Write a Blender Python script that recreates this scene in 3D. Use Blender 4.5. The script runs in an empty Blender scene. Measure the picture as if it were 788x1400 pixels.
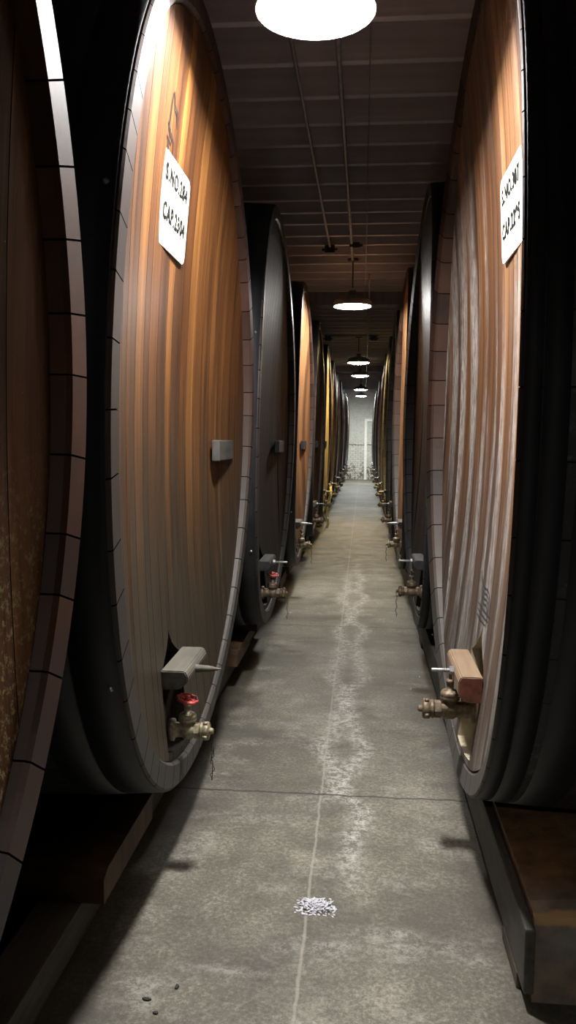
import bpy, bmesh, math, random
from mathutils import Vector, Matrix
R_ = random.Random(7)
SC = bpy.context.scene
COL = SC.collection
CAMZ = 1.65
# ------------------------------------------------------------------ helpers
def link(name, bm, mats, parent=None, smooth=False, recalc=True):
    if recalc: bmesh.ops.recalc_face_normals(bm, faces=bm.faces)
    me = bpy.data.meshes.new(name); bm.to_mesh(me); bm.free()
    if not isinstance(mats, (list, tuple)): mats = [mats]
    for m in mats: me.materials.append(m)
    if smooth:
        for p in me.polygons: p.use_smooth = True
    o = bpy.data.objects.new(name, me); COL.objects.link(o)
    if parent is not None: o.parent = parent
    return o
def empty(name, loc, rz=0.0):
    o = bpy.data.objects.new(name, None); COL.objects.link(o)
    o.location = loc; o.rotation_euler = (0, 0, rz); o.empty_display_size = .1
    return o
def tag(o, label, cat, group=None, kind=None):
    o['label'] = label; o['category'] = cat
    if group: o['group'] = group
    if kind: o['kind'] = kind
    return o
def bx(bm, x0, x1, y0, y1, z0, z1, bev=0.0, mi=0):
    b2 = bmesh.new()
    bmesh.ops.create_cube(b2, size=1)
    for v in b2.verts:
        v.co = Vector(((x0+x1)/2+v.co.x*(x1-x0), (y0+y1)/2+v.co.y*(y1-y0), (z0+z1)/2+v.co.z*(z1-z0)))
    if bev > 0: bmesh.ops.bevel(b2, geom=b2.edges[:], offset=bev, segments=2, affect='EDGES', profile=.6)
    for f in b2.faces: f.material_index = mi
    merge(bm, b2)
def merge(bm, b2, M=None):
    mp = {}
    for v in b2.verts: mp[v] = bm.verts.new(M @ v.co if M else v.co)
    for f in b2.faces:
        try:
            g = bm.faces.new([mp[v] for v in f.verts]); g.material_index = f.material_index; g.smooth = f.smooth
        except ValueError: pass
    b2.free()
def lathe(bm, pts, p0, axis, seg=24, mi=0, smooth=True):
    """pts: (radius, along) pairs; revolved round the axis that starts at p0"""
    ax = Vector(axis).normalized(); t = Vector((0, 0, 1)) if abs(ax.z) < .9 else Vector((1, 0, 0))
    a = ax.cross(t).normalized(); b = ax.cross(a); p0 = Vector(p0); rings = []
    for r, h in pts:
        if r < 1e-6: rings.append([bm.verts.new(p0+ax*h)])
        else: rings.append([bm.verts.new(p0+ax*h+(a*math.cos(k*2*math.pi/seg)+b*math.sin(k*2*math.pi/seg))*r) for k in range(seg)])
    for A, B in zip(rings, rings[1:]):
        for k in range(seg):
            q = (k+1) % seg
            if len(A) == 1 and len(B) == 1: continue
            if len(A) == 1: f = bm.faces.new((A[0], B[k], B[q]))
            elif len(B) == 1: f = bm.faces.new((A[k], B[0], A[q]))
            else: f = bm.faces.new((A[k], B[k], B[q], A[q]))
            f.material_index = mi; f.smooth = smooth
def tube(bm, pts, r, seg=10, mi=0, closed=False):
    P = [Vector(p) for p in pts]; n = len(P); rings = []; up = None
    for i in range(n):
        if closed: d = (P[(i+1) % n]-P[i-1]).normalized()
        else: d = (P[min(i+1, n-1)]-P[max(i-1, 0)]).normalized()
        if up is None: up = Vector((0, 0, 1)) if abs(d.z) < .9 else Vector((1, 0, 0))
        a = d.cross(up).normalized(); up = a.cross(d).normalized()
        rr = r[i] if isinstance(r, (list, tuple)) else r
        rings.append([bm.verts.new(P[i]+(a*math.cos(k*2*math.pi/seg)+up*math.sin(k*2*math.pi/seg))*rr) for k in range(seg)])
    m = n if closed else n-1
    for i in range(m):
        A, B = rings[i], rings[(i+1) % n]
        for k in range(seg):
            f = bm.faces.new((A[k], A[(k+1) % seg], B[(k+1) % seg], B[k])); f.material_index = mi; f.smooth = True
    if not closed:
        bm.faces.new(rings[0][::-1]).material_index = mi; bm.faces.new(rings[-1]).material_index = mi
def prism(bm, poly, axis, a0, a1, mi=0):
    """poly of 2-D points extruded along 'x' (points are y,z), 'y' (x,z) or 'z' (x,y)"""
    def mk(p, a): return {'x': (a, p[0], p[1]), 'y': (p[0], a, p[1]), 'z': (p[0], p[1], a)}[axis]
    A = [bm.verts.new(mk(p, a0)) for p in poly]; B = [bm.verts.new(mk(p, a1)) for p in poly]
    fs = [bm.faces.new(A), bm.faces.new(B[::-1])]
    n = len(poly)
    for k in range(n): fs.append(bm.faces.new((A[k], B[k], B[(k+1) % n], A[(k+1) % n])))
    for f in fs: f.material_index = mi
# ------------------------------------------------------------------ materials
class NT:
    def __init__(s, name):
        s.m = bpy.data.materials.new(name); s.m.use_nodes = True
        s.t = s.m.node_tree; s.n = s.t.nodes; s.l = s.t.links
        s.b = s.n['Principled BSDF']; s.tc = s.n.new('ShaderNodeTexCoord')
    def node(s, ty, **kw):
        n = s.n.new('ShaderNode'+ty)
        for k, v in kw.items():
            if k.startswith('i_'):
                key = k[2:]; key = int(key) if key.isdigit() else key.replace('_', ' ')
                if hasattr(v, 'bl_idname') or isinstance(v, bpy.types.NodeSocket): s.l.new(v, n.inputs[key])
                else: n.inputs[key].default_value = v
            else: setattr(n, k, v)
        return n
    def obj(s, scale=(1, 1, 1), loc=(0, 0, 0)):
        mp = s.node('Mapping'); s.l.new(s.tc.outputs['Object'], mp.inputs['Vector'])
        mp.inputs['Scale'].default_value = scale; mp.inputs['Location'].default_value = loc
        return mp.outputs['Vector']
    def noise(s, vec, scale=1., detail=4., rough=.55, dist=0.):
        n = s.node('TexNoise'); s.l.new(vec, n.inputs['Vector'])
        n.inputs['Scale'].default_value = scale; n.inputs['Detail'].default_value = detail
        n.inputs['Roughness'].default_value = rough; n.inputs['Distortion'].default_value = dist
        return n.outputs['Fac']
    def ramp(s, fac, stops, interp='LINEAR'):
        n = s.node('ValToRGB'); s.l.new(fac, n.inputs['Fac']); cr = n.color_ramp; cr.interpolation = interp
        while len(cr.elements) < len(stops): cr.elements.new(.5)
        for e, (p, c) in zip(cr.elements, stops):
            e.position = p; e.color = (c, c, c, 1) if isinstance(c, (int, float)) else (*c, 1)
        return n.outputs['Color']
    def mix(s, fac, a, b, mode='MIX'):
        n = s.node('Mix', data_type='RGBA', blend_type=mode)
        for v, i in ((fac, 0), (a, 6), (b, 7)):
            if isinstance(v, bpy.types.NodeSocket): s.l.new(v, n.inputs[i])
            elif i == 0: n.inputs[0].default_value = v
            else: n.inputs[i].default_value = (*v, 1)
        return n.outputs[2]
    def math(s, op, a, b=0., c=0.):
        n = s.node('Math', operation=op)
        for i, v in enumerate((a, b, c)):
            if isinstance(v, bpy.types.NodeSocket): s.l.new(v, n.inputs[i])
            else: n.inputs[i].default_value = v
        return n.outputs[0]
    def maprange(s, v, a, b, c=0., d=1.):
        n = s.node('MapRange', interpolation_type='SMOOTHSTEP'); s.l.new(v, n.inputs['Value'])
        for k, x in zip(('From Min', 'From Max', 'To Min', 'To Max'), (a, b, c, d)): n.inputs[k].default_value = x
        return n.outputs['Result']
    def xyz(s, vec):
        n = s.node('SeparateXYZ'); s.l.new(vec, n.inputs[0]); return n.outputs
    def attr(s, name):
        return s.node('Attribute', attribute_name=name).outputs['Fac']
    def bump(s, h, strength=.3, dist=.01):
        n = s.node('Bump'); s.l.new(h, n.inputs['Height']); n.inputs['Strength'].default_value = strength
        n.inputs['Distance'].default_value = dist; s.l.new(n.outputs[0], s.b.inputs['Normal'])
    def out(s, col=None, rough=.6, metal=0., spec=.5):
        if col is not None:
            if isinstance(col, bpy.types.NodeSocket): s.l.new(col, s.b.inputs['Base Color'])
            else: s.b.inputs['Base Color'].default_value = (*col, 1)
        if isinstance(rough, bpy.types.NodeSocket): s.l.new(rough, s.b.inputs['Roughness'])
        else: s.b.inputs['Roughness'].default_value = rough
        s.b.inputs['Metallic'].default_value = metal; s.b.inputs['Specular IOR Level'].default_value = spec
        return s.m

def mat_plain(name, col, rough=.6, metal=0., var=.25, scale=14., bump=.15, spec=.5):
    t = NT(name); v = t.obj(); n = t.noise(v, scale, 5)
    c = t.mix(t.ramp(n, [(.35, 0.), (.7, 1.)]), tuple(x*(1-var) for x in col), tuple(min(1, x*(1+var)) for x in col))
    t.bump(n, bump, .004); return t.out(c, rough, metal, spec)

def mat_head(name, dark, mid, light, pale=0., grey=.75, seed=0., mold=0., rough=.55, greytop=1.7, dust0=(.014, .011, .007), dust1=(.056, .047, .032)):
    """old oak boards, upright grain; object coordinates: y across, z up from the floor"""
    t = NT(name); g = t.obj((1, 46, 1.6), (seed, seed*3, seed)); fine = t.noise(g, 1.6, 6, .65)
    s1 = t.noise(t.obj((1, 9, .35), (seed*2, seed, 3)), 1.3, 5, .6)
    pl = t.attr('plank')
    f = t.math('ADD', t.math('MULTIPLY', pl, .34), t.math('MULTIPLY', s1, .66))
    f = t.math('ADD', f, t.math('MULTIPLY', t.math('SUBTRACT', fine, .5), .55))
    c = t.ramp(f, [(.22, dark), (.5, mid), (.78, light)])
    # dark water runs
    d = t.ramp(t.noise(t.obj((1, 14, .5), (seed, 5+seed, 1)), 1.5, 5, .6), [(.5, 0.), (.72, 1.)])
    c = t.mix(t.math('MULTIPLY', d, .6), c, tuple(x*.28 for x in dark))
    # dust and weathering that settled on the lower boards
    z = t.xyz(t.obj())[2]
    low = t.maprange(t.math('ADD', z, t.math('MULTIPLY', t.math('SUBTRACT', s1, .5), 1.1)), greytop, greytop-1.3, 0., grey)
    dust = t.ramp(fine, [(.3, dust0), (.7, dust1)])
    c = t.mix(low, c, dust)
    if pale > 0:
        st = t.noise(t.obj((1, 4.6, .34), (seed, 8+seed, 2)), 1.6, 3, .5)
        sp = t.noise(t.obj((1, 30, 7)), 1.8, 6, .8)
        w = t.math('MULTIPLY', t.ramp(st, [(.47, 0.), (.60, 1.)]), t.ramp(sp, [(.40, .12), (.58, 1.)]))
        w = t.math('MULTIPLY', w, t.maprange(z, 3.0, 2.0, .25, 1.))
        w = t.math('MULTIPLY', w, pale)
        c = t.mix(w, c, (.34, .325, .305))
    if mold > 0:
        mz = t.maprange(z, 1.75, 1.25, 0., mold)
        mn = t.ramp(t.noise(t.obj((1, 34, 26), (2, 1, 4)), 2.2, 6, .75), [(.52, 0.), (.62, 1.)])
        c = t.mix(t.math('MULTIPLY', mz, mn), c, (.33, .27, .12))
    # little pale specks (wax, salt)
    sk = t.ramp(t.noise(t.obj((1, 70, 45), (seed, 0, 0)), 2., 2, .5), [(.74, 0.), (.78, 1.)])
    c = t.mix(t.math('MULTIPLY', sk, .5), c, (.5, .45, .38))
    c = t.mix(t.maprange(pl, -.2, -.8, 0., .85), c, (.006, .004, .003))
    t.bump(fine, .45, .004)
    t.out(c, rough, 0, .25); t.l.new(t.maprange(pl, -.8, -.2, 0., .25), t.b.inputs['Specular IOR Level'])
    return t.m
    return t.out(c, rough, 0, .25)

def mat_chime(name, a, b, seed=0., pale=(.12, .122, .12), lo=.45, hi=1.5):
    t = NT(name); v = t.obj((9, 9, 9), (seed, seed, seed)); n = t.noise(v, 1., 6, .6)
    c = t.ramp(t.math('ADD', t.math('MULTIPLY', n, .55), t.math('MULTIPLY', t.attr('plank'), .45)), [(.25, a), (.75, b)])
    z = t.xyz(t.obj())[2]
    low = t.maprange(t.math('ADD', z, t.math('MULTIPLY', t.math('SUBTRACT', n, .5), .8)), hi, lo, 0., .85)
    c = t.mix(low, c, pale)
    c = t.mix(t.maprange(t.attr('plank'), -.2, -.8, 0., 1.), c, (.004, .003, .003))
    t.bump(n, .25, .003); r = t.out(c, .55, 0, .25)
    t.l.new(t.maprange(t.attr('plank'), -.8, -.2, 0., .25), t.b.inputs['Specular IOR Level']); return r

def mat_black(name):
    t = NT(name); n = t.noise(t.obj((1, 1, 1)), 38, 6, .7); m = t.noise(t.obj((3, 3, .7)), 2, 4)
    c = t.ramp(m, [(.3, (.008, .008, .009)), (.75, (.02, .0205, .023))])
    sk = t.ramp(t.noise(t.obj((1, 1, 1), (5, 3, 1)), 30, 5, .72), [(.57, 0.), (.63, 1.)])
    c = t.mix(t.math('MULTIPLY', sk, t.ramp(m, [(.44, 0.), (.58, .6)])), c, (.13, .13, .125))
    t.bump(n, .5, .004); return t.out(c, t.ramp(n, [(.3, .36), (.7, .62)]), 0, .55)

M = {}
M['black'] = mat_black('black_painted_staves')
M['hoop'] = (lambda t: (t.bump(t.noise(t.obj(), 55, 5, .7), .35, .002), t.out(t.ramp(t.noise(t.obj((1, 1, .6)), 4, 5), [(.3, (.008, .0085, .010)), (.8, (.022, .024, .028))]), .6, 0., .4))[1])(NT('black_painted_steel'))
M['rivet'] = mat_plain('bare_steel_rivet', (.35, .36, .37), .4, .8)
M['enamel'] = mat_plain('white_enamel', (.42, .42, .41), .35, 0, .03, 5, .02)
M['shade'] = mat_plain('dark_enamel', (.13, .127, .13), .45, 0, .2, 8, .05)
M['steel'] = mat_plain('galvanised_steel', (.36, .36, .35), .45, .7, .25, 40, .1)
M['brass'] = mat_plain('dusty_brass', (.27, .235, .15), .5, .45, .4, 60, .3)
M['brass_dark'] = mat_plain('brown_brass', (.15, .11, .07), .55, .4, .4, 60, .3)
M['iron'] = mat_plain('dark_iron', (.035, .032, .03), .6, .5, .3, 40, .2)
M['red'] = mat_plain('red_valve_paint', (.42, .045, .04), .45, 0, .35, 70, .3)
M['white_lab'] = mat_plain('white_paper', (.7, .69, .66), .7, 0, .05, 20, .05)
M['sign'] = mat_plain('cream_sign_enamel', (.80, .79, .70), .4, 0, .05, 6, .02)
M['ink'] = mat_plain('black_stencil_ink', (.008, .008, .007), .9, 0, .3, 60, .05, .05)
M['ochre'] = mat_plain('ochre_spot_paint', (.55, .36, .08), .6)
M['yellow'] = mat_plain('cream_yellow_paint', (.72, .62, .27), .4, 0, .08, 20, .03)
M['pipe'] = mat_plain('painted_conduit', (.22, .205, .22), .55, .1, .2, 20, .1)
M['box'] = mat_plain('dark_junction_box', (.05, .045, .05), .6, .3)

def mat_wood(name, a, b, sc=(3, 40, 40), rough=.7, bump=.5):
    t = NT(name); n = t.noise(t.obj(sc), 1., 6, .65); k = t.noise(t.obj(), 5., 4)
    c = t.ramp(t.math('ADD', t.math('MULTIPLY', n, .6), t.math('MULTIPLY', k, .4)), [(.32, a), (.68, b)])
    t.bump(n, bump, .005); return t.out(c, rough, 0, .35)
M['bar_grey'] = mat_wood('weathered_grey_oak', (.042, .038, .030), (.125, .115, .092), (30, 2, 30))
M['bar_red'] = mat_wood('reddish_oak', (.13, .080, .048), (.25, .175, .11), (30, 2, 30))
M['bar_red_end'] = mat_plain('red_stained_end_grain', (.19, .06, .036), .6, 0, .35, 30, .3)
M['bar_dark'] = mat_wood('black_oak', (.010, .010, .011), (.035, .036, .038), (30, 2, 30))
M['block'] = mat_wood('sooty_oak_block', (.025, .024, .022), (.075, .072, .062), (30, 2, 30))
M['door_dark'] = mat_wood('dark_recess_oak', (.012, .009, .007), (.035, .026, .018), (3, 40, 4))  # darker oak tone for the recessed manhole wells
M['door_pale'] = mat_wood('raw_pale_oak', (.27, .22, .12), (.52, .47, .34), (3, 34, 5))
M['rail'] = mat_wood('dirty_timber', (.03, .024, .018), (.095, .08, .06), (40, 2, 40))
M['rail_grey'] = mat_wood('grey_timber', (.035, .032, .027), (.09, .083, .07), (40, 2, 40))
M['chock'] = mat_wood('oiled_brown_timber', (.025, .014, .007), (.10, .055, .022), (4, 20, 4))
def mat_chock_right():
    t = NT('mottled_brown_timber'); n = t.noise(t.obj((12, 12, 12)), 1., 6, .65); z = t.noise(t.obj((1.5, 1.5, 1.5), (3.3, 1, 0)), 1., 2)
    c = t.mix(t.ramp(z, [(.4, 0.), (.6, 1.)]), t.ramp(n, [(.3, (.11, .10, .085)), (.7, (.21, .20, .17))]), t.ramp(n, [(.3, (.09, .055, .028)), (.7, (.32, .16, .065))]))
    X = t.xyz(t.obj()); wob = t.math('MULTIPLY', t.math('SUBTRACT', n, .5), .05)
    # raw wood where the front edge has splintered
    e = t.maprange(t.math('ADD', X[1], wob), 2.375, 2.36, 0., 1.); e = t.math('MULTIPLY', e, t.maprange(t.math('ADD', X[2], wob), .235, .25, 0., 1.))
    c = t.mix(e, c, (.42, .27, .12))
    t.bump(n, .4, .004); return t.out(c, .6)
M['chock_right'] = mat_chock_right()
M['joist'] = mat_wood('whitewashed_joist', (.40, .37, .40), (.60, .56, .60), (1, 30, 30), .8, .2)
M['deck'] = mat_wood('whitewashed_deck', (.16, .145, .165), (.30, .275, .305), (30, 4, 1), .8, .2)

def mat_floor():
    t = NT('stained_concrete'); v = t.obj(); X = t.xyz(v)
    big = t.noise(t.obj((1, .7, 1)), 1.1, 6, .6); med = t.noise(v, 6, 6, .7); fin = t.noise(v, 60, 5, .85)
    f = t.math('ADD', t.math('MULTIPLY', big, .32), t.math('MULTIPLY', med, .30)); f = t.math('ADD', f, t.math('MULTIPLY', fin, .50))
    c = t.ramp(f, [(.43, (.045, .040, .030)), (.55, (.112, .104, .080)), (.66, (.27, .255, .205))])
    c = t.mix(t.ramp(t.noise(t.obj((.5, 1.3, 1), (2, 5, 0)), 1.5, 5, .6), [(.48, 0.), (.62, .55)]), c, (.05, .046, .036))
    # dark blots
    bl = t.ramp(t.noise(t.obj((1, 1, 1), (7, 2.3, 0)), 2.3, 5, .6), [(.55, 0.), (.68, 1.)])
    c = t.mix(t.math('MULTIPLY', bl, .6), c, (.035, .032, .027))
    # salty trails that wander along the aisle
    wob = t.noise(t.obj((0, 1, 0)), 1.1, 5, .6)
    sal = t.ramp(t.noise(v, 24, 7, .95), [(.47, 0.), (.56, 1.)])
    for x0, amp, w, y0, y1, k in ((-.02, .55, .045, 2.9, 9.5, .75), (-.15, -.45, .05, 3.6, 9., .7)):
        cx = t.math('ADD', t.math('MULTIPLY', t.math('SUBTRACT', wob, .5), amp), x0)
        d = t.math('ABSOLUTE', t.math('SUBTRACT', X[0], cx))
        a = t.maprange(d, w*2.0, 0., 0., 1.)
        a = t.math('MULTIPLY', a, t.maprange(X[1], y0-.3, y0+.5, 0., 1.)); a = t.math('MULTIPLY', a, t.maprange(X[1], y1+2, y1, 0., 1.))
        c = t.mix(t.math('MULTIPLY', t.math('MULTIPLY', a, sal), k), c, (.52, .51, .47))
    # scattered salt in the foreground right
    sc = t.ramp(t.noise(t.obj((1.6, 2.6, 1), (3.1, 4.2, 0)), 1.7, 4, .6), [(.52, 0.), (.7, 1.)])
    c = t.mix(t.math('MULTIPLY', t.math('MULTIPLY', sc, sal), .6), c, (.36, .35, .32))
    # floor colour darkens towards the cask rails
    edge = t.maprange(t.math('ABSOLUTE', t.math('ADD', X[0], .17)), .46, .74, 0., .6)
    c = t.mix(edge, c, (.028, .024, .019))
    # joints: one along the aisle, one across every slab
    jw = t.noise(v, 9, 3)
    j1 = t.maprange(t.math('ABSOLUTE', t.math('ADD', t.math('ADD', X[0], .172), t.math('MULTIPLY', t.math('SUBTRACT', jw, .5), .02))), .008, .002, 0., 1.)
    c = t.mix(t.math('MULTIPLY', j1, .45), c, (.33, .31, .26))
    yy = t.math('ADD', X[1], t.math('MULTIPLY', t.math('SUBTRACT', jw, .5), .045))
    j2 = t.maprange(t.math('ABSOLUTE', t.math('PINGPONG', t.math('SUBTRACT', yy, 3.7), 1.75)), .012, .003, 0., 1.)
    c = t.mix(t.math('MULTIPLY', j2, .8), c, (.018, .016, .014))
    h = t.math('ADD', t.math('MULTIPLY', fin, .4), t.math('MULTIPLY', med, .6)); h = t.math('SUBTRACT', h, t.math('MULTIPLY', j2, .8))
    t.bump(h, .45, .006)
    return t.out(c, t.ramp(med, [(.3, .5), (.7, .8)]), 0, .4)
M['floor'] = mat_floor()

def mat_brick():
    t = NT('whitewashed_brick'); mp = t.node('Mapping'); t.l.new(t.tc.outputs['Object'], mp.inputs['Vector'])
    mp.inputs['Rotation'].default_value = (math.radians(90), 0, 0)
    br = t.node('TexBrick'); t.l.new(mp.outputs[0], br.inputs['Vector'])
    br.inputs['Color1'].default_value = (.62, .61, .56, 1); br.inputs['Color2'].default_value = (.50, .49, .44, 1); br.inputs['Mortar'].default_value = (.30, .28, .24, 1)
    br.inputs['Scale'].default_value = 1; br.inputs['Brick Width'].default_value = .22; br.inputs['Row Height'].default_value = .085; br.inputs['Mortar Size'].default_value = .009
    v = t.obj(); z = t.xyz(v)[2]; n = t.noise(v, 11, 5, .8); n2 = t.noise(t.obj((2, 2, 2.4)), 4, 5, .7)
    c = br.outputs['Color']
    # upper part smooth plaster / thick paint, lower part bare brick in patches
    up = t.maprange(z, 1.9, 1.5, 1., 0.)
    up = t.maprange(z, 1.45, 1.9, 0., .8)
    c = t.mix(up, c, t.ramp(n2, [(.3, (.40, .41, .38)), (.7, (.60, .61, .57))]))
    pz = t.maprange(z, 1.2, .1, .0, .15)
    pk = t.ramp(t.math('ADD', n, pz), [(.60, 0.), (.68, 1.)])
    c = t.mix(t.math('MULTIPLY', pk, t.maprange(z, 2.6, 1.2, .15, .9)), c, (.085, .065, .045))
    cr = t.maprange(t.math('ABSOLUTE', t.math('SUBTRACT', t.math('ADD', z, t.math('MULTIPLY', n2, .25)), 1.62)), .03, .008, 0., .8)
    c = t.mix(cr, c, (.06, .05, .04))
    t.bump(br.outputs['Fac'], -.5, .01); return t.out(c, .8, 0, .3)
M['brick'] = mat_brick()
M['sidewall'] = mat_plain('dirty_plaster', (.07, .065, .06), .9, 0, .3, 3, .2)
M['trimpaint'] = mat_plain('white_trim_paint', (.78, .77, .72), .6, 0, .06, 10, .05)

def mat_emit(name, col, st):
    m = bpy.data.materials.new(name); m.use_nodes = True; n = m.node_tree.nodes; n.remove(n['Principled BSDF'])
    e = n.new('ShaderNodeEmission'); e.inputs[0].default_value = (*col, 1); e.inputs[1].default_value = st
    m.node_tree.links.new(e.outputs[0], n['Material Output'].inputs[0]); return m

# ------------------------------------------------------------------ camera
F_PX = 1117.768
cam = bpy.data.cameras.new('camera'); cam.sensor_fit = 'VERTICAL'; cam.sensor_height = 36.0
cam.lens = F_PX/1400*36.0; cam.clip_start = .02; cam.clip_end = 200
co = bpy.data.objects.new('camera', cam); COL.objects.link(co); SC.camera = co
Rt, Up, Fw = Vector((.99576826, .09153912, .00813404)), Vector((-.0160238, .08578835, .99618452)), Vector((-.09049205, .99209926, -.08689212))
co.matrix_world = Matrix(((Rt.x, Up.x, -Fw.x, 0), (Rt.y, Up.y, -Fw.y, 0), (Rt.z, Up.z, -Fw.z, CAMZ), (0, 0, 0, 1)))
# ------------------------------------------------------------------ cask geometry
A_ = 1.32; PITCH = 2.7696; NEXP = 1.9555; H3 = -.0138; H4 = .02035; H5 = .002
SIDE = {-1: dict(w=.6249, y=3.2250, b=1.4919, c=.1340, lean=.0196, k=-.0033, inset=.075, i0=.15, ku=.070, ch=.098),
        1: dict(w=.3783, y=3.3220, b=1.5780, c=.1993, lean=.00534, k=-.0060, inset=.10, i0=.165, ku=.050, ch=.088)}
DEPTH = 1.5; CH = .078
def face_x(s, u, v):
    S = SIDE[s]; g = H4*(.9-v*v)+H5*u*u
    return (-S['w']+S['lean']*v+S['k']*u+g) if s < 0 else (S['w']+S['lean']*v+S['k']*u-g)
def inset(s, u, v):
    S = SIDE[s]; return max(.022, S['i0']-S['ku']*u*u-.07*v*v)
def ring(s, th, off):
    S = SIDE[s]; c, sn = math.cos(th), math.sin(th)
    p = 2/NEXP
    y = (A_+off)*math.copysign(abs(c)**p, c); z = (S['b']+off)*math.copysign(abs(sn)**p, sn)
    q = 1+H3*math.sin(3*th); return y*q, z*q
def P3(s, u, v, d):
    """local point of a cask: u along the aisle, v above its centre, d behind the front plane"""
    S = SIDE[s]
    fade = max(0., 1-d/1.2)
    x = s*S['w']+(face_x(s, u, v)-s*S['w'])*fade + s*d
    return Vector((x-s*S['w'], u, CAMZ+S['c']+v))
NST = 58
_rs = random.Random(3); _a = [0.]
for k in range(NST): _a.append(_a[-1]+_rs.uniform(.8, 1.2))
STAVE = [x/_a[-1]*2*math.pi for x in _a]
def bilge(d): return .035*math.sin(math.pi*min(max(d, 0), DEPTH)/DEPTH)
def sweep(bm, s, prof, angs, mats, plank=None):
    """prof: (off, d) list; angs: (theta, groove) list"""
    rings = []
    for th, g in angs:
        row = []
        for off, d in prof:
            u, v = ring(s, th, off-(g if off > -.02 else -g)*1.0)
            row.append(bm.verts.new(P3(s, u, v, d+(g if d < .01 else 0))))
        rings.append(row)
    n = len(rings); lay = bm.faces.layers.float.get('plank') or bm.faces.layers.float.new('plank')
    for i in range(n):
        A, B = rings[i], rings[(i+1) % n]
        for j in range(len(prof)-1):
            f = bm.faces.new((A[j], A[j+1], B[j+1], B[j])); f.material_index = mats[j] if mats else 0
            f[lay] = plank[i] if plank else .5; f.smooth = False
ANG, PLK = [], []
for k in range(NST):
    t0, t1 = STAVE[k], STAVE[k+1]; e = .0016; r = _rs.random()
    for j, (t, g) in enumerate(((t0, .006), (t0+e, 0), (t0+(t1-t0)*.33, 0), (t0+(t1-t0)*.66, 0), (t1-e, 0))): ANG.append((t, g)); PLK.append(-1. if j in (0, 4) else r)
def make_chime(s):
    bm = bmesh.new(); ins = .17; CH = SIDE[s]['ch']
    if s < 0: prof = [(-CH-.012, ins+.01), (-CH, .014), (-CH+.010, .003), (-.010, 0.), (-.003, .006), (-.001, .03)]
    else: prof = [(-CH-.012, ins+.01), (-CH, .030), (-CH+.010, .018), (-.008, .002), (-.003, .006), (-.001, .03)]
    sweep(bm, s, prof, ANG, None, PLK)
    return bm
def make_body(s):
    bm = bmesh.new()
    prof = [(-.001, .03)]+[(bilge(d), d) for d in (.15, .3, .45, .6, .75, .9, 1.05, 1.2, 1.35, 1.46)]+[(.0, DEPTH), (-CH, DEPTH), (-CH, DEPTH-.06)]
    sweep(bm, s, prof, ANG, None, PLK)
    # rear head
    vs = [bm.verts.new(P3(s, *ring(s, t, -CH), DEPTH-.06)) for t, g in ANG[::2]]
    bm.faces.new(vs)
    return bm
def make_hoop(s, d0, d1, rv=0):
    bm = bmesh.new(); T = .003
    prof = [(bilge(d0)-.004, d0), (bilge(d0)+T, d0), (bilge((d0+d1)/2)+T, (d0+d1)/2), (bilge(d1)+T, d1), (bilge(d1)-.004, d1)]
    n = 160; sweep(bm, s, prof, [(k*2*math.pi/n, 0) for k in range(n)], None)
    for f in bm.faces: f.smooth = True
    return bm
def make_rivets(s, d0, d1):
    out = []; dm = .036 if s < 0 else d0+(d1-d0)*.62
    for t in ((math.pi*.89, math.pi*1.18) if s < 0 else (math.pi*1.165, math.pi*1.185, math.pi*.87, math.pi*.85)):
            u, v = ring(s, t, bilge(dm)+.003); c = P3(s, u, v, dm)
            bm = bmesh.new(); lathe(bm, [(.0085, 0), (.0075, .004), (.004, .007), (0, .008)], c, (0, u, v*.8), 10); out.append(bm)
    return out
PL = {}
def bounds(s, u, off):
    key = (s, off)
    if key not in PL: PL[key] = [ring(s, k*math.pi/720, off) for k in range(1440)]
    lo, hi = 1e9, -1e9; pts = PL[key]
    for a, b in zip(pts, pts[1:]+pts[:1]):
        if (a[0]-u)*(b[0]-u) <= 0 and a[0] != b[0]:
            v = a[1]+(b[1]-a[1])*(u-a[0])/(b[0]-a[0]); lo = min(lo, v); hi = max(hi, v)
    return lo, hi
DOOR = {-1: (-.20, .185), 1: (-.10, .175)}
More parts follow.
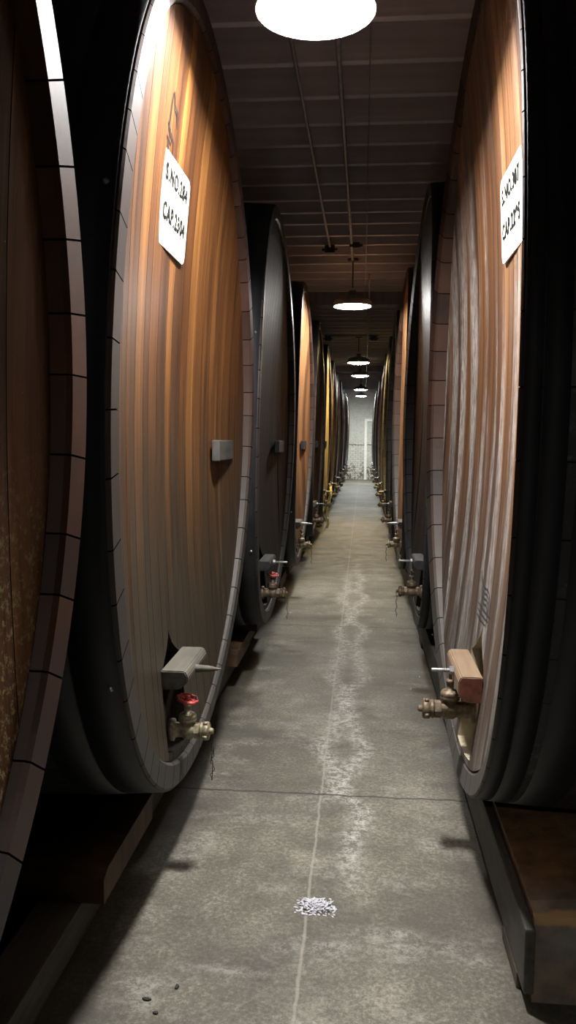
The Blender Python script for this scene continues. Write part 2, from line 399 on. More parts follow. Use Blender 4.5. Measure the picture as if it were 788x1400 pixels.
def make_head(s, seed):
    r = random.Random(seed); bm = bmesh.new(); lay = bm.faces.layers.float.new('plank')
    off = -SIDE[s]['ch']-.004; um = A_+off-.002; uc, hw = DOOR[s]; ins = SIDE[s]['inset']; S = SIDE[s]
    seams = [-um]
    while seams[-1] < um-.17: seams.append(seams[-1]+r.uniform(.085, .16))
    seams.append(um)
    cols = []   # (u, groove, plank id)
    for k in range(len(seams)-1):
        a, b = seams[k], seams[k+1]
        cols += [(a+.0015, 0, k), ((a*2+b)/3, 0, k), ((a+2*b)/3, 0, k), (b-.0015, 0, k), (b, .0028, k)]
    def pid(u):
        for k in range(len(seams)-1):
            if seams[k] <= u <= seams[k+1]: return k
        return 0
    for i in range(9):
        u = uc-hw+.005+(2*hw-.01)*i/8; cols.append((u, 0, pid(u)))
    cols += [(uc-hw, 0, pid(uc-hw)), (uc+hw, 0, pid(uc+hw))]
    cols.sort(); cols = [c for i, c in enumerate(cols) if i == 0 or c[0]-cols[i-1][0] > .0008]
    pv = [r.random() for _ in seams]
    def arch(u):
        q = min(1, abs(u-uc)/hw); return .70 - S['c'] if 0 else (-.86-S['c'])+.13*(1-q**.6)
    rows = []
    for u, g, k in cols:
        lo, hi = bounds(s, max(-um+.004, min(um-.004, u)), off)
        inside = abs(u-uc) < hw-.002; zt = arch(u); zb = lo+.035
        if zt > hi: zt = lo+(hi-lo)*.5
        if zt < zb+.02: zt = zb+(hi-zb)*.3
        dd = .085 if inside else 0
        vs = [(lo, 0), (zb-.004, 0), (zb, dd)]+[(zb+(zt-zb)*q/7, dd) for q in range(1, 7)]+[(zt, dd), (zt+.004, 0)]
        vs += [(zt+.004+(hi-zt-.004)*q/26, 0) for q in range(1, 27)]
        rows.append([bm.verts.new(P3(s, u, v, 0)+Vector((s*(inset(s, u, v)+d+g), 0, 0))) for v, d in vs])
    for i in range(len(rows)-1):
        A, B = rows[i], rows[i+1]
        inn = abs(cols[i][0]-uc) < hw+.001 and abs(cols[i+1][0]-uc) < hw+.001
        for j in range(len(A)-1):
            f = bm.faces.new((A[j], A[j+1], B[j+1], B[j])); f[lay] = -1. if (cols[i][1] > 0 or cols[i+1][1] > 0) else pv[cols[i+1][2]]
            f.material_index = 1 if (inn and 1 <= j <= 9) else 0
    return bm
def face_pt(s, u, v, extra=0.):
    """point on the head boards (local), 'extra' metres out towards the aisle"""
    p = P3(s, u, v, 0); p.x += s*(inset(s, u, v)-extra); return p

def make_bar(s, u0, u1, z0, z1, th, mats, parent, name='clamp_bar'):
    """z0,z1 relative to camera height; a wooden bar across the manhole, rounded outward corners"""
    S = SIDE[s]; v = (z0+z1)/2-S['c']; p = face_pt(s, (u0+u1)/2, v); xi = p.x-s*.004; xo = p.x-s*th; bm = bmesh.new()
    c = .22*th
    poly = [(xi, CAMZ+z0+.0), (xi, CAMZ+z1), (xo+s*c*.5, CAMZ+z1), (xo, CAMZ+z1-c*.8), (xo, CAMZ+z0+c*1.4), (xo+s*c*1.3, CAMZ+z0+c*.2)]
    prism(bm, poly, 'y', u0, u1)
    for f in bm.faces:
        if len(mats) > 1 and abs(f.calc_center_median().y-u0) < 1e-4 and len(f.verts) > 4: f.material_index = 1
    bmesh.ops.bevel(bm, geom=bm.edges[:], offset=.004, segments=2, affect='EDGES')
    return link(name, bm, mats, parent), xo
def make_bolt(s, x0, u, z, ln, parent, wood=False, mat='steel'):
    bm = bmesh.new(); a = (-s, 0, 0)
    if wood:
        lathe(bm, [(0, -.02), (.015, -.02), (.0155, .0), (.012, .05), (.0105, .055), (.0105, ln-.02), (.007, ln-.015), (.0065, ln-.004), (.0035, ln), (.0035, ln+.012), (0, ln+.013)], (x0, u, z), a, 14)
    else:
        lathe(bm, [(0, -.02), (.0075, -.02), (.0075, ln), (.006, ln+.002), (0, ln+.002)], (x0, u, z), a, 12)
        for k in range(7): lathe(bm, [(.0075, .022+k*.008), (.0086, .024+k*.008), (.0075, .026+k*.008)], (x0, u, z), a, 12)
    o = link('bolt', bm, M[mat], parent, False)
    if not wood:
        bm = bmesh.new(); lathe(bm, [(0, .0), (.017, .0), (.0175, .002), (.0175, .015), (.016, .017), (0, .017)], (x0, u, z), a, 6, smooth=False)
        link('nut', bm, M['rivet'], o)
    return o
def make_valve(s, u, z, sc, parent, mat, wheel=True, chain=True, xlen=.16):
    """gate valve on the manhole door; z relative to floor, sc scales it"""
    S = SIDE[s]; p = face_pt(s, u, z-CAMZ-S['c'], -.05); a = Vector((-s, 0, 0)); bm = bmesh.new(); o3 = Vector((p.x, u, z)); k = sc
    L = xlen+.05
    # body: flange, barrel, swelling seat, neck, hex collar
    lathe(bm, [(0, .03), (.040*k, .03), (.043*k, .036), (.043*k, .050), (.030*k, .054), (.027*k, L*.42), (.033*k, L*.47), (.033*k, L*.62), (.024*k, L*.66), (.022*k, L*.72), (0, L*.72)], o3, a, 20)
    lathe(bm, [(.026*k, L*.66), (.031*k, L*.665), (.031*k, L*.76), (.026*k, L*.765), (0, L*.765)], o3, a, 6, smooth=False)
    body_c = o3+a*(L*.52)
    lathe(bm, [(.026*k, 0), (.027*k, .034*k), (.034*k, .036*k), (.035*k, .045*k), (.033*k, .048*k), (.034*k, .050*k), (.034*k, .058*k), (.028*k, .066*k), (.013*k, .070*k), (.012*k, .092*k), (.015*k, .094*k), (.015*k, .106*k), (0, .106*k)], body_c, (0, 0, 1), 20)
    v = link('valve', bm, mat, parent)
    bm = bmesh.new()
    lathe(bm, [(.019*k, L*.76), (.031*k, L*.77), (.033*k, L*.80), (.030*k, L*.83), (.035*k, L*.845), (.035*k, L*.93), (.031*k, L*.95), (.012*k, L*.955), (.012*k, L), (.009*k, L+.006), (0, L+.006)], o3, a, 20)
    for q in range(4):
        t = q*math.pi/2+.4; c = o3+a*(L*.89)+Vector((0, math.cos(t), math.sin(t)))*.036*k
        lathe(bm, [(0, -.008), (.007*k, -.008), (.007*k, .008), (0, .008)], c, a, 8)
    link('end_cap', bm, mat, v)
    bm = bmesh.new()
    if wheel:
        c = body_c+Vector((0, 0, .122*k)); R = .037*k; ax = Vector((-s*.22, -.12, 1)).normalized(); e1 = ax.cross(Vector((0, 1, 0))).normalized(); e2 = ax.cross(e1)
        nn = 40; tube(bm, [c+(e1*math.cos(q*2*math.pi/nn)+e2*math.sin(q*2*math.pi/nn))*R*(1+.05*math.cos(q*2*math.pi/nn*8)) for q in range(nn)], .0055*k, 8, closed=True)
        nn = 24; tube(bm, [c+(e1*math.cos(q*2*math.pi/nn)+e2*math.sin(q*2*math.pi/nn))*R*.66 for q in range(nn)], .003*k, 6, closed=True)
        for q in range(8):
            t = q*math.pi/4; d = e1*math.cos(t)+e2*math.sin(t); tube(bm, [c+d*R*(.2 if q % 2 == 0 else .64), c+d*R], .0034*k, 6)
        lathe(bm, [(0, -.006), (.010*k, -.006), (.010*k, .007), (.006*k, .012), (0, .012)], c, ax, 12)
        hw_ = link('handwheel', bm, M['red'], v)
    else:
        c = body_c+Vector((0, 0, .10*k))
        lathe(bm, [(0, 0), (.006*k, 0), (.006*k, .034*k), (.009*k, .036*k), (.009*k, .046*k), (0, .048*k)], c, (0, 0, 1), 10)
        tube(bm, [c+Vector((-.018*k, .01, .03*k)), c+Vector((0, 0, .036*k)), c+Vector((.02*k, -.012, .026*k))], .0035*k, 8)
        hw_ = link('stem', bm, M['brass_dark'], v)
    if chain:
        bm = bmesh.new(); st = o3+a*(L+.002)+Vector((0, 0, -.004))
        for q in range(15):
            c = st+a*(.004*math.sin(q*1.3))+Vector((0, .002*math.sin(q), -.013*q*1.0)); w = .0042
            e = Vector((1, 0, 0)) if q % 2 else Vector((0, 1, 0))
            tube(bm, [c+e*w*math.cos(t*math.pi/4)+Vector((0, 0, .0085))*math.sin(t*math.pi/4) for t in range(8)], .0014, 5, closed=True)
        link('chain', bm, M['iron'], v)
    return v

def text_mesh(body, size, mat, parent, M4, name='lettering', off=.0, ext=.0012):
    cu = bpy.data.curves.new('t', 'FONT'); cu.body = body; cu.size = size; cu.align_x = 'CENTER'; cu.align_y = 'CENTER'; cu.extrude = ext; cu.offset = off; cu.space_character = 1.16
    o = bpy.data.objects.new('t', cu); COL.objects.link(o)
    dg = bpy.context.evaluated_depsgraph_get(); me = bpy.data.meshes.new_from_object(o.evaluated_get(dg)); bpy.data.objects.remove(o)
    xs_ = [v_.co.x for v_ in me.vertices]; fit = .335/(max(xs_)-min(xs_))
    me.transform(Matrix.Diagonal((fit, 1, 1, 1))); me.transform(M4); me.materials.clear(); me.materials.append(mat)
    r = bpy.data.objects.new(name, me); COL.objects.link(r); r.parent = parent; return r
def make_sign(s, u0, u1, z0, z1, lines, parent, tilt=0.):
    S = SIDE[s]; uc = (u0+u1)/2; zc = (z0+z1)/2; p = face_pt(s, uc, zc-S['c']); w = u1-u0; h = z1-z0
    # local frame: X reading direction, Y up, Z out towards the aisle
    X = Vector((0, 1, 0)) if s < 0 else Vector((0, -1, 0))
    a = face_pt(s, uc, z1-S['c']); b = face_pt(s, uc, z0-S['c']); Y = (a-b).normalized(); Z = X.cross(Y)
    if tilt: Rm = Matrix.Rotation(tilt, 3, Z); X = Rm @ X; Y = Rm @ Y
    org = p+Z*.006
    M4 = Matrix(((X.x, Y.x, Z.x, org.x), (X.y, Y.y, Z.y, org.y), (X.z, Y.z, Z.z, org.z), (0, 0, 0, 1)))
    bm = bmesh.new(); b2 = bmesh.new(); r = .035; pts = []
    for cx, cy, t0 in ((w/2-r, h/2-r, 0), (-w/2+r, h/2-r, 1), (-w/2+r, -h/2+r, 2), (w/2-r, -h/2+r, 3)):
        for q in range(7): t = (t0+q/6)*math.pi/2; pts.append((cx+r*math.cos(t), cy+r*math.sin(t)))
    prism(b2, pts, 'z', -.003, .003); merge(bm, b2, M4)
    sg = link('sign', bm, M['sign'], parent)
    for k, (tx, yy, size, xx) in enumerate(lines):
        ml = M4 @ Matrix.Translation((xx, yy, .0048))
        text_mesh(tx, size, M['ink'], sg, ml, off=.0024, ext=.0005)
    return sg, M4

# shared meshes
MC = {-1: [mat_chime('chime_red', (.022, .009, .005), (.075, .028, .012), 1, (.040, .042, .044)), mat_chime('chime_grey', (.022, .010, .007), (.055, .027, .019), 2, (.055, .054, .049), .6, 2.5), mat_chime('chime_dark', (.022, .016, .014), (.055, .042, .036), 3, (.05, .05, .052))],
      1: [mat_chime('chime_brown', (.014, .007, .005), (.045, .022, .014), 4, (.085, .084, .074), .2, 1.8), mat_chime('chime_black', (.020, .018, .018), (.05, .045, .045), 5, (.06, .06, .062)), mat_chime('chime_tan', (.022, .010, .006), (.055, .028, .018), 6, (.065, .065, .062), .6, 2.7)]}
HEADS = {
 'mold':   mat_head('head_red_mold', (.030, .014, .007), (.105, .042, .016), (.21, .095, .035), 0, .15, 11, .9, .6),
 'orange': mat_head('head_orange_oak', (.022, .008, .003), (.095, .036, .010), (.22, .098, .026), 0, .95, 4.4, 0, .5, 2.15),
 'dark':   mat_head('head_dark_oak', (.005, .0035, .003), (.013, .009, .006), (.034, .022, .013), 0, .5, 7.7, 0, .65, 1.4),
 'tan':    mat_head('head_tan_oak', (.07, .030, .012), (.20, .095, .040), (.32, .18, .08), 0, .8, 9.1, 0, .5, 1.5),
 'brown':  mat_head('head_brown_oak', (.025, .011, .007), (.075, .033, .019), (.15, .075, .038), 0, .6, 13.3, 0, .5, 1.3),
 'pale':   mat_head('head_salty_oak', (.020, .009, .005), (.085, .036, .014), (.18, .088, .035), .9, .7, 21.7, 0, .55, 1.9, (.030, .026, .022), (.125, .115, .10)),
 'black':  mat_head('head_black_oak', (.004, .004, .004), (.010, .009, .008), (.024, .020, .018), .05, .45, 17.7, 0, .5, 1.5),
 'lamp_gold':   mat_head('head_lamplit_yellow_oak', (.15, .11, .05), (.32, .25, .125), (.45, .37, .21), 0, .6, 3.3, 0, .5, 1.2)}  # last entry: the warm lamp's yellow light is painted into the boards
HOOPS = {-1: [(.012, .135), (.139, .262), (.50, .60), (.90, 1.0), (1.24, 1.36), (1.40, 1.46)],
         1: [(.012, .055), (.058, .118), (.142, .262), (.50, .60), (.90, 1.0), (1.24, 1.36), (1.40, 1.46)]}
proto = {}
for s in (-1, 1):
    bmc, bmb = make_chime(s), make_body(s)
    proto[s] = dict(chime=link('chime', bmc, MC[s][0], None), body=link('stave_body', bmb, M['black'], None))
    proto[s]['hoops'] = []
    for (a, b) in HOOPS[s]:
        h = link('hoop', make_hoop(s, a, b), M['hoop'], None)
        rv = None
        if (a < .05 if s < 0 else .13 < a < .2): rv = [link('rivet', q, M['rivet'], h) for q in make_rivets(s, a, b)]
        proto[s]['hoops'].append((h, rv))
used = set()
def take(o, parent, own=False):
    """first use moves the prototype itself, later uses copy it"""
    if o.name in used:
        c = o.copy()
        if own: c.data = o.data.copy()
        COL.objects.link(c)
    else: used.add(o.name); c = o
    c.parent = parent; return c
ORD = ['first', 'second', 'third', 'fourth', 'fifth', 'sixth', 'seventh', 'eighth', 'ninth', 'tenth', 'eleventh', 'twelfth', 'thirteenth']
LEFT = ['mold', 'orange', 'dark', 'tan', 'brown', 'lamp_gold', 'brown', 'dark', 'tan', 'dark', 'brown', 'dark', 'tan']
RIGHT = ['pale', 'black', 'tan', 'dark', 'dark', 'brown', 'lamp_gold', 'dark', 'brown', 'dark', 'dark', 'tan']
LL = {0: 'huge oval cask cut off by left photo edge, reddish rim and mouldy boards',
      1: 'tall oval cask with glossy orange-brown boards, a cream number sign and red valve wheel',
      2: 'dark blackened oval cask just behind the orange-brown one on the left',
      3: 'oval cask with light orange boards and pale upper rim, behind the dark left one',
      4: 'brown oval cask whose grey rim stands in front of the yellow chair'}
RL = {0: 'large oval cask on the right with white salt streaks, number sign and red-ended clamp bar',
      1: 'black oval cask directly behind the salt-streaked one on the right',
      2: 'oval cask with light orange board strip and grey rim, third in the right row',
      6: 'yellow-lit oval cask in the right row with a round emblem at mid height'}
CASK = {}
for s, kinds, k0 in ((-1, LEFT, -1), (1, RIGHT, 0)):
    for i, kd in enumerate(kinds):
        k = k0+i; S = SIDE[s]
        c = empty('oval_cask', (s*S['w'], S['y']+k*PITCH, 0))
        side = 'left' if s < 0 else 'right'
        lab = (LL if s < 0 else RL).get(i) or '%s oval cask, %s from the front in the %s row' % ({'mold': 'reddish', 'orange': 'orange', 'dark': 'dark', 'tan': 'light brown', 'brown': 'brown', 'pale': 'pale', 'black': 'black', 'lamp_gold': 'yellow-lit'}[kd], ORD[i], side)
        tag(c, lab, 'cask', 'oval wooden casks in the %s row' % side)
        CASK[(s, k)] = c
        b = take(proto[s]['body'], c)
        ch = take(proto[s]['chime'], c, True)
        mi = 0
        if kd in ('dark', 'black'): mi = 2 if s < 0 else 1
        elif i >= 2 or (s < 0 and i == 1): mi = 1 if s < 0 else 2
        ch.data.materials[0] = MC[s][mi]
        for h, rv in proto[s]['hoops']:
            hc = take(h, c)
            for q in (rv or []) if k < 3 else []: take(q, hc)
        door = M['door_pale'] if (s, k) == (1, 0) else M['door_dark']
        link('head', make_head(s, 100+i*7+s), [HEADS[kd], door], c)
        uc, hw = DOOR[s]
        if (s, k) == (-1, 0):
            bar, xo = make_bar(s, -.385, -.03, -.905, -.832, .105, [M['bar_grey']], c); xo2 = xo
            bar['label'] = 'weathered grey wooden clamp bar'
            make_bolt(s, xo, -.235, CAMZ-.862, .085, c, True, 'bar_grey')
            make_valve(s, -.245, CAMZ-1.100, 1.0, c, M['brass'], True, True, .145)
        elif (s, k) == (1, 0):
            bar, xo = make_bar(s, -.32, .10, -.965, -.865, .092, [M['bar_red'], M['bar_red_end']], c)
            bar['label'] = 'reddish wooden clamp bar'
            make_bolt(s, xo, -.16, CAMZ-.885, .085, c)
            make_valve(s, -.10, CAMZ-1.06, 1.15, c, M['brass_dark'], False, False, .20)
        else:
            bar, xo = make_bar(s, uc-.19, uc+.19, -.91, -.84, .09, [M['bar_dark' if kd in ('dark', 'black') else 'bar_grey']], c)
            make_bolt(s, xo, uc, CAMZ-.87, .10, c, k % 2 == 0, 'steel')
            make_valve(s, uc+.03, CAMZ-1.10, 1.1, c, M['brass_dark'] if k % 2 else M['brass'], s < 0 and k < 2, k < 3, .17)
        if s < 0 and k < 5:   # small block screwed to the boards
            bm = bmesh.new(); p = face_pt(s, .82, -.05-S['c'])
            u0, u1 = (.62, 1.02)
            bx(bm, p.x-.004, p.x+.034, u0, u1, CAMZ-.10, CAMZ+.0, .005)
            link('rest_block', bm, M['bar_dark'] if k else M['block'], c)
# signs, marks, staples
cB, cR = CASK[(-1, 0)], CASK[(1, 0)]
sg, M4 = make_sign(-1, -.39, .03, .685, 1.005, [('S.NO.284', .088, .078, .0), ('CAP.2304', -.042, .080, .0)], cB, .0)
bm = bmesh.new(); lathe(bm, [(0, 0), (.010, 0), (.010, .001), (0, .001)], M4 @ Vector((-.165, .02, .0032)), M4.to_3x3() @ Vector((0, 0, 1)), 14); link('ochre_spot', bm, M['ochre'], sg)
make_sign(1, -.565, -.15, .655, .955, [('S.NO.307', .078, .074, -.01), ('CAP.2295', -.045, .076, -.01)], cR, .0)
def strokes(name, parent, s, segs, w, mat, z_off):
    """painted strokes that lie on the head boards: each a polyline of (u, v)"""
    bm = bmesh.new()
    for line in segs:
        L = [Vector(q) for q in line]; A, B = [], []
        for i, q in enumerate(L):
            d = (L[min(i+1, len(L)-1)]-L[max(i-1, 0)]).normalized(); n = Vector((-d.y, d.x)); ww = w*(.5 if i in (0, len(L)-1) else 1)/2
            for lst, sg_ in ((A, 1), (B, -1)):
                r_ = q+n*ww*sg_; lst.append(bm.verts.new(face_pt(s, r_.x, r_.y, z_off)))
        for i in range(len(L)-1): bm.faces.new((A[i], A[i+1], B[i+1], B[i]))
    return link(name, bm, mat, parent, recalc=False)
M['faded'] = mat_plain('faded_black_paint', (.014, .010, .009), .9, 0, .5, 60, .05, .05)
M['greymark'] = mat_plain('grey_painted_stroke', (.06, .06, .06), .9, 0, .3, 60, .05, .05)
v0 = SIDE[-1]['c']
strokes('faded_stencil', cB, -1, [[(a, b-v0) for a, b in g] for g in ([(-.33, 1.20), (-.30, 1.16), (-.25, 1.15), (-.23, 1.11)], [(-.34, 1.19), (-.36, 1.06)], [(-.38, 1.08), (-.33, 1.06), (-.27, 1.05)],
        [(-.27, 1.055), (-.26, .98)], [(-.38, 1.035), (-.31, 1.03)], [(-.36, 1.035), (-.35, 1.01), (-.31, 1.0)])], .026, M['faded'], .0012)
v1 = SIDE[1]['c']
S1 = []
for q in range(4):
    S1.append([(.06-.02*q-(.30-.03*q)*t, -.525-.020*q-.10*t-.022*math.sin(t*math.pi*2)-v1) for t in [x/8 for x in range(9)]])
for q in range(3):
    S1.append([(.06-(.33-.05*q)*t, -.655-.024*q-.006*math.sin(t*3)-v1) for t in (0, .25, .5, .75, 1)])
S1.append([(-.16, -.645-v1), (-.19, -.68-v1), (-.18, -.715-v1)])
strokes('painted_mark', cR, 1, S1, .010, M['greymark'], .0012)
# round emblem on the yellow-lit cask far right
cG = CASK[(1, 6)]; bm = bmesh.new(); p = face_pt(1, -.1, .28-v1)
lathe(bm, [(.0, 0), (.14, 0), (.14, .012), (.11, .016), (.10, .006), (.05, .006), (.045, .016), (0, .018)], p, (-1, 0, 0), 24); link('emblem', bm, M['yellow'], cG)
# ------------------------------------------------------------------ timber under the casks
def rail(x0, x1, y0, y1, lab, mat):
    bm = bmesh.new(); r = random.Random(5); n = 24
    bx(bm, min(x0, x1), max(x0, x1), y0, y1, .05, .17 if x0 < 0 or x0 > 1 else .25, .008)
    o = link('support_beam', bm, mat); tag(o, lab, 'timber beam'); return o
rl = rail(-1.02, -.875, -1.2, 35.2, 'long dirty floor beam under the front of the left casks', M['rail'])
rr = rail(.488, .520, 2.30, 35.2, 'long grey floor beam under the front of the right casks', M['rail_grey'])
rail(-2.0, -1.84, -1.2, 35.2, 'rear floor beam deep below the left casks', M['rail'])
rail(1.58, 1.74, 3.4, 35.2, 'rear floor beam deep below the right casks', M['rail'])
for s, (x0, x1) in ((-1, (-1.02, -.875)), (1, (.478, .532))):
    for q in range(0, 9):
        y = (-.3 if s < 0 else 2.4)+q*4.1
        bm = bmesh.new(); bx(bm, x0+.01, x1-.01, y, y+.25, 0, .052, .004); o = link('packing_block', bm, M['rail'])
        tag(o, 'flat packing block under the %s front beam, %s from the camera' % ('left' if s < 0 else 'right', ORD[q]), 'wood block', 'packing blocks under the beams')
def cradle(s, k, sg_, mat):
    """saddle timber that carries the cask; its top follows the cask's curve"""
    S = SIDE[s]; y0 = S['y']+k*PITCH; bm = bmesh.new()
    u_out, u_in = (.80 if s < 0 else .98)*sg_, .20*sg_
    xs = [(.80 if s < 0 else .522)+t*(1.30/10) for t in range(11)]; us = [u_out+(u_in-u_out)*t/12 for t in range(13)]
    base = .172 if not (s > 0 and k == 0 and sg_ < 0) else .0
    T, Bm = [], []
    for xx in xs:
        d = xx-S['w']; T.append([]); Bm.append([])
        for j, u in enumerate(us):
            lo, hi = bounds(s, u, 0.); zc = CAMZ+S['c']+lo-bilge(d)-.012
            top = min(.290 if s > 0 else .285, zc); e = 0
            if j == 0: top -= .02; 
            if xx == xs[0]: top -= .012
            top = max(top, base+.02)
            T[-1].append(bm.verts.new((s*xx, y0+u, top))); Bm[-1].append(bm.verts.new((s*xx, y0+u, base)))
    n, m = len(xs), len(us)
    for i in range(n-1):
        for j in range(m-1):
            bm.faces.new((T[i][j], T[i+1][j], T[i+1][j+1], T[i][j+1])); bm.faces.new((Bm[i][j], Bm[i][j+1], Bm[i+1][j+1], Bm[i+1][j]))
    for i in range(n-1):
        for j in (0, m-1): bm.faces.new((T[i][j], T[i+1][j], Bm[i+1][j], Bm[i][j]))
    for j in range(m-1):
        for i in (0, n-1): bm.faces.new((T[i][j], T[i][j+1], Bm[i][j+1], Bm[i][j]))
    o = link('cradle_block', bm, mat)
    side = 'left' if s < 0 else 'right'
    tag(o, '%s timber cradle under the %s %s cask, its %s one' % ('brown' , ORD[k+1 if s < 0 else k], side, 'nearer' if sg_ < 0 else 'farther'), 'timber cradle', 'timber cradles under the casks')
for s in (-1, 1):
    for k in range(-1 if s < 0 else 0, 12):
        for g in (-1, 1): cradle(s, k, g, M['chock'] if s < 0 else M['chock_right'])
# ------------------------------------------------------------------ room
def struct(o, kind='structure'): o['kind'] = kind; return o
YB, YE, XL, XR, ZC = -4.2, 35.5, -2.5, 2.3, CAMZ+2.20
bm = bmesh.new(); bx(bm, XL-.2, XR+.2, YB-.2, YE+.2, -.2, 0); struct(link('floor', bm, M['floor']))
bm = bmesh.new(); bx(bm, XL-.2, XL, YB, YE, 0, ZC); struct(link('wall_left', bm, M['sidewall']))
bm = bmesh.new(); bx(bm, XR, XR+.2, YB, YE, 0, ZC); struct(link('wall_right', bm, M['sidewall']))
bm = bmesh.new(); bx(bm, XL-.2, XR+.2, YE, YE+.2, 0, ZC); struct(link('wall_far', bm, M['brick']))
bm = bmesh.new(); bx(bm, XL-.2, XR+.2, YB-.2, YB, 0, ZC); struct(link('wall_near', bm, M['sidewall']))
bm = bmesh.new(); bx(bm, XL-.2, XR+.2, YB-.2, YE+.2, ZC, ZC+.1); ceil = struct(link('ceiling', bm, M['deck']))
bm = bmesh.new(); bx(bm, XL, XR, -.024, .024, ZC-.24, ZC+.001, .003); j0 = link('joist', bm, M['joist'], ceil)
y = 1.2; ji = 0
rj = random.Random(2)
while y < YE-.2:
    if not (11.2 < y < 11.75 or 21.9 < y < 22.4):
        j = j0 if ji == 0 else j0.copy()
        if ji: COL.objects.link(j); j.parent = ceil
        j.location = (0, y, rj.uniform(-.006, .006)); ji += 1
    y += .406+rj.uniform(-.035, .035)
for n, yg in enumerate((11.45, 22.15)):
    bm = bmesh.new(); bx(bm, XL, XR, yg-.14, yg+.14, ZC-.36, ZC+.001, .006); g = link('girder', bm, M['deck'], ceil)
# painted frame on the far wall
bm = bmesh.new(); xw = 35.4
bx(bm, .045, .155, YE-.07, YE, 0, 2.62, .006); struct(link('trim_1', bm, M['trimpaint']))
bm = bmesh.new(); bx(bm, .045, 1.3, YE-.075, YE-.0, 2.50, 2.62, .006); struct(link('trim_2', bm, M['trimpaint']))
# ------------------------------------------------------------------ lamps
def ray(px, py): return (Rt*((px-394)/F_PX)+Up*((700-py)/F_PX)+Fw)
def at_y(px, py, y): r = ray(px, py); r = r*(y/r.y); return Vector((r.x, r.y, r.z+CAMZ))
LAMPS = [(432, 14, 2.90, (1., .97, .95), 1.0, 'nearest white dome lamp, cut off by the top photo edge'),
         (None, -.17, -2.6, (1., .97, .93), .5, 'dome lamp over the aisle behind the viewpoint, outside the photo'),
         (482.2, 419, 9.05, (1., .98, .94), 1.0, 'second white dome lamp along the aisle, under the pipe end'),
         (490.5, 496, 15.6, (1., .74, .33), 1.2, 'third lamp along the aisle, glowing yellow'),
         (492.8, 514, 19.4, (1., .95, .86), .8, 'fourth lamp along the aisle, just below the yellow one'),
         (493.5, 532.8, 25.2, (.97, 1., .96), .9, 'fifth lamp along the aisle, second from the far brick wall'),
         (494.0, 541.5, 32.2, (.95, 1., .97), 3.2, 'farthest and lowest-looking lamp before the brick wall')]
EM = 1500.
for n, (px, py, yy, colr, st, lab) in enumerate(LAMPS):
    p = Vector((py, yy, 3.16)) if px is None else at_y(px, py, yy); root = empty('pendant_lamp', (p.x, p.y, p.z)); tag(root, lab, 'lamp', 'pendant lamps over the aisle')
    bm = bmesh.new()
    lathe(bm, [(.203, -.002), (.207, -.003), (.207, .002), (.205, .045), (.18, .075), (.12, .10), (.06, .115), (.042, .12), (.042, .16), (.03, .17), (0, .17)], (0, 0, 0), (0, 0, 1), 40)
    link('shade', bm, M['shade'], root)
    bm = bmesh.new(); lathe(bm, [(.203, -.002), (.201, .044), (.176, .071), (.115, .096), (.05, .108), (0, .108)], (0, 0, 0), (0, 0, 1), 40)
    link('shade_lining', bm, M['enamel'], root)
    b = (0, .0, .022, .03, .03, .03, .03)[n]   # lens bulge added on the far lamps, its shape imitates their bloom
    if b: bm = bmesh.new(); lathe(bm, [(0, -b), (.09, -b*.85), (.15, -b*.5), (.185, .0), (.19, .012), (.17, .03), (0, .04)], (0, 0, 0), (0, 0, 1), 40)
    else: bm = bmesh.new(); lathe(bm, [(0, .062), (.085, .063), (.108, .067), (.112, .073), (.106, .080), (0, .084)], (0, 0, 0), (0, 0, 1), 40)
    link('diffuser', bm, mat_emit('lamp_glow', colr, EM*st*((.21 if n > 2 else .24) if b else 1)), root, True)
    top = CAMZ+1.96-p.z
    bm = bmesh.new(); lathe(bm, [(.009, .2), (.009, top)], (0, 0, 0), (0, 0, 1), 10); link('hanging_rod', bm, M['box'], root)
    bm = bmesh.new(); lathe(bm, [(0, top-.03), (.055, top-.03), (.06, top-.02), (.06, top+.0), (0, top+.0)], (0, 0, 0), (0, 0, 1), 20); link('ceiling_box', bm, M['box'], root)
# ------------------------------------------------------------------ pipes on the joists
zj = ZC-.252
def conduit(pts, r, lab, mat=None, cat='pipe'):
    bm = bmesh.new(); tube(bm, pts, r, 10); o = link('conduit_pipe', bm, mat or M['pipe'], None); tag(o, lab, cat); return o
conduit([(-.16, -4, zj-.016), (-.155, 4, zj-.016), (-.145, 8.95, zj-.016)], .014, 'long ceiling pipe running down the aisle to the second lamp')
conduit([(-.385, -4, zj-.014), (-.38, 4, zj-.014), (-.365, 8.35, zj-.014)], .011, 'thin ceiling pipe left of the long one, ending at a dark box')
conduit([(.005, 3, zj-.008), (.0, 8, zj-.008), (-.01, 11.25, zj-.008)], .004, 'thin cable on the ceiling right of the long pipe', M['pipe'], 'cable')
conduit([(-.75, 15.3, zj-.014), (.25, 15.3, zj-.014)], .016, 'short pipe across the ceiling above the yellow lamp')
conduit([(.04, 9.2, zj-.125), (.05, 15.2, zj-.125), (.06, 28.9, zj-.125)], .012, 'far ceiling pipe beyond the second lamp')
def jbox(x, y, z, w, lab):
    bm = bmesh.new(); bx(bm, x-w/2, x+w/2, y-w/2, y+w/2, z-w*.75, z, .006)
    for a in (-1, 1): lathe(bm, [(0, 0), (.014, 0), (.014, .03), (0, .03)], (x+a*(w/2), y, z-w*.35), (a, 0, 0), 10)
    o = link('junction_box', bm, M['box']); tag(o, lab, 'electrical box')
jbox(-.365, 8.40, zj, .10, 'dark ceiling box at the end of the thin left pipe')
jbox(-.10, 8.15, zj-.031, .07, 'small ceiling box beside the long pipe, before the second lamp')
jbox(-.68, 15.3, zj-.03, .11, 'left box on the short cross pipe above the yellow lamp')
jbox(.16, 15.3, zj-.03, .11, 'right box on the short cross pipe above the yellow lamp')
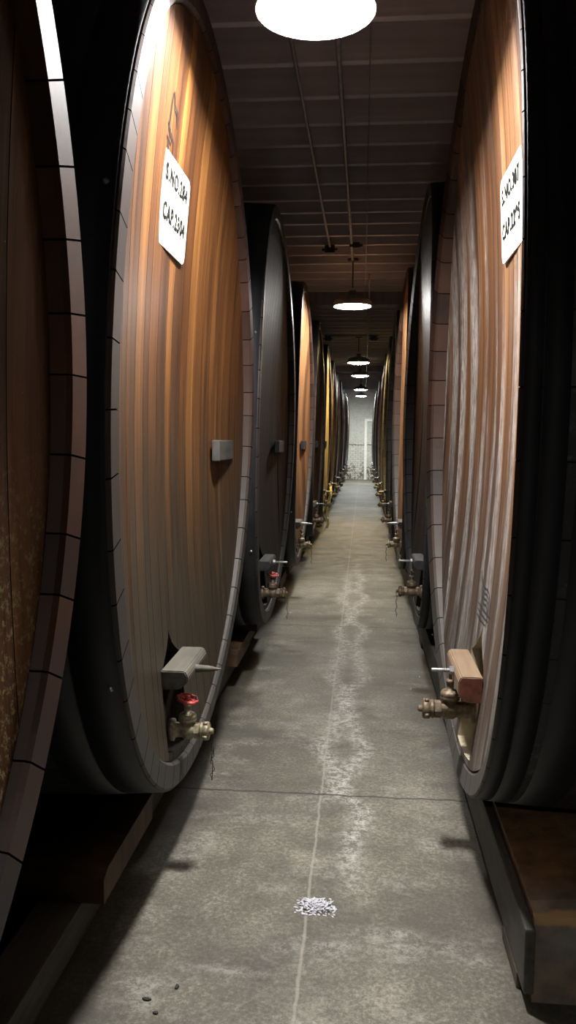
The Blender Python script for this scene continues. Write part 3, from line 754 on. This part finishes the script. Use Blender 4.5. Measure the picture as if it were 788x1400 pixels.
# ------------------------------------------------------------------ folding chair leaning at the left row
ch = empty('folding_chair', (-.69, 15.72, 0)); tag(ch, 'cream yellow folding chair standing on the floor beside the left row', 'chair')
def T3(pts, r, name, mat='yellow'):
    bm = bmesh.new(); tube(bm, pts, r, 8); return link(name, bm, M[mat], ch)
for yy in (-.21, .21):
    T3([(.035, yy, .0), (.01, yy, .35), (-.03, yy, .84) if 0 else (.085, yy, .60), (.075, yy, .78)], .014, 'rear_frame' if 0 else 'leg')
    T3([(-.13, yy*.93, .012), (-.05, yy*.93, .30), (.06, yy*.93, .60)], .012, 'leg')
    
bm = bmesh.new()
for i in range(1): 
    pts = []
    for q in range(9):
        t = -1+q/4; pts.append((t*.20, .0+.028*(1-t*t)))
    for (z0, z1) in ((.62, .83),):
        A = [[bm.verts.new((.062-c*1.0+dx, a, z)) for a, c in pts] for dx, z in ((.0, z0), (.0, z1), (.012, z1), (.012, z0))]
        for r0 in range(4):
            X0, X1 = A[r0], A[(r0+1) % 4]
            for q in range(8): bm.faces.new((X0[q], X0[q+1], X1[q+1], X1[q]))
        for q in (0, 8): bm.faces.new([A[r0][q] for r0 in range(4)])
link('backrest', bm, M['yellow'], ch)
bm = bmesh.new(); b2 = bmesh.new(); bx(b2, -.17, .02, -.19, .19, -.012, .012, .008); merge(bm, b2, Matrix.Translation((-.03, 0, .40)) @ Matrix.Rotation(math.radians(50), 4, 'Y')); link('seat', bm, M['yellow'], ch)
T3([(-.11, -.195, .10), (-.11, .195, .10)], .008, 'stretcher'); T3([(.028, -.21, .16), (.028, .21, .16)], .008, 'stretcher')
# ------------------------------------------------------------------ small things on the floor
M['plaster'] = mat_plain('white_plaster', (.48, .48, .52), .8, 0, .1, 90, .3)
M['litter'] = mat_plain('dark_litter', (.02, .016, .012), .8)
rp = random.Random(9)
fp = at_y(432, 1240, 2.9); fp = ray(432, 1240); fp = fp*(-CAMZ/fp.z)
bm = bmesh.new()
for q in range(420):
    a = rp.gauss(0, .032); b = rp.gauss(0, .026); r = rp.uniform(.0015, .0065)
    if abs(a) > .075 or abs(b) > .055: continue
    h = max(0, .016*(1-(a/.07)**2-(b/.05)**2))*rp.random()
    b2 = bmesh.new(); bmesh.ops.create_icosphere(b2, subdivisions=1, radius=r)
    for v in b2.verts: v.co *= rp.uniform(.7, 1.25)
    merge(bm, b2, Matrix.Translation((fp.x+a, fp.y+b, h+r*.3)) @ Matrix.Rotation(rp.uniform(0, 3), 4, 'Z') @ Matrix.Diagonal((1.5, .8, .35, 1)))
for v in bm.verts: v.co.z = max(v.co.z, .0004)
o = link('plaster_crumbs', bm, M['plaster']); tag(o, 'heap of white plaster crumbs on the concrete in the foreground', 'debris', None, 'stuff')
def chip(px, py, w, l, mat, lab, n=6):
    g = ray(px, py); g = g*(-CAMZ/g.z); bm = bmesh.new(); pts = []
    for q in range(n): t = q*2*math.pi/n+rp.uniform(-.3, .3); pts.append((g.x+math.cos(t)*w*rp.uniform(.6, 1), g.y+math.sin(t)*l*rp.uniform(.6, 1)))
    prism(bm, pts, 'z', .0005, .005); o = link('floor_chip', bm, mat); tag(o, lab, 'debris')
chip(200, 1367, .016, .008, M['litter'], 'dark twig-like chip on the floor at the bottom left')
chip(213, 1386, .011, .006, M['litter'], 'small dark chip nearest the bottom left of the floor')
chip(242, 1350, .008, .014, M['litter'], 'dark crumb on the floor above the two bottom left chips')
chip(574, 926, .006, .018, M['plaster'], 'white sliver on the floor near the right cask valve')
chip(562, 943, .007, .012, M['plaster'], 'tiny white flake left of the right cask valve')
chip(398, 838, .012, .02, M['plaster'], 'white flake on the floor beside the dark left cask')
chip(537, 850, .010, .012, M['plaster'], 'white flake on the floor before the black right cask')
chip(536, 786, .012, .03, M['plaster'], 'distant white flake on the floor at the right')
# ------------------------------------------------------------------ world, view
w = bpy.data.worlds.new('world'); SC.world = w; w.use_nodes = True
w.node_tree.nodes['Background'].inputs[0].default_value = (.02, .02, .025, 1); w.node_tree.nodes['Background'].inputs[1].default_value = .2
SC.view_settings.view_transform = 'Standard'; SC.view_settings.look = 'None'; SC.view_settings.gamma = 1.0
SC.view_settings.use_curve_mapping = False
SC.view_settings.exposure = -0.25
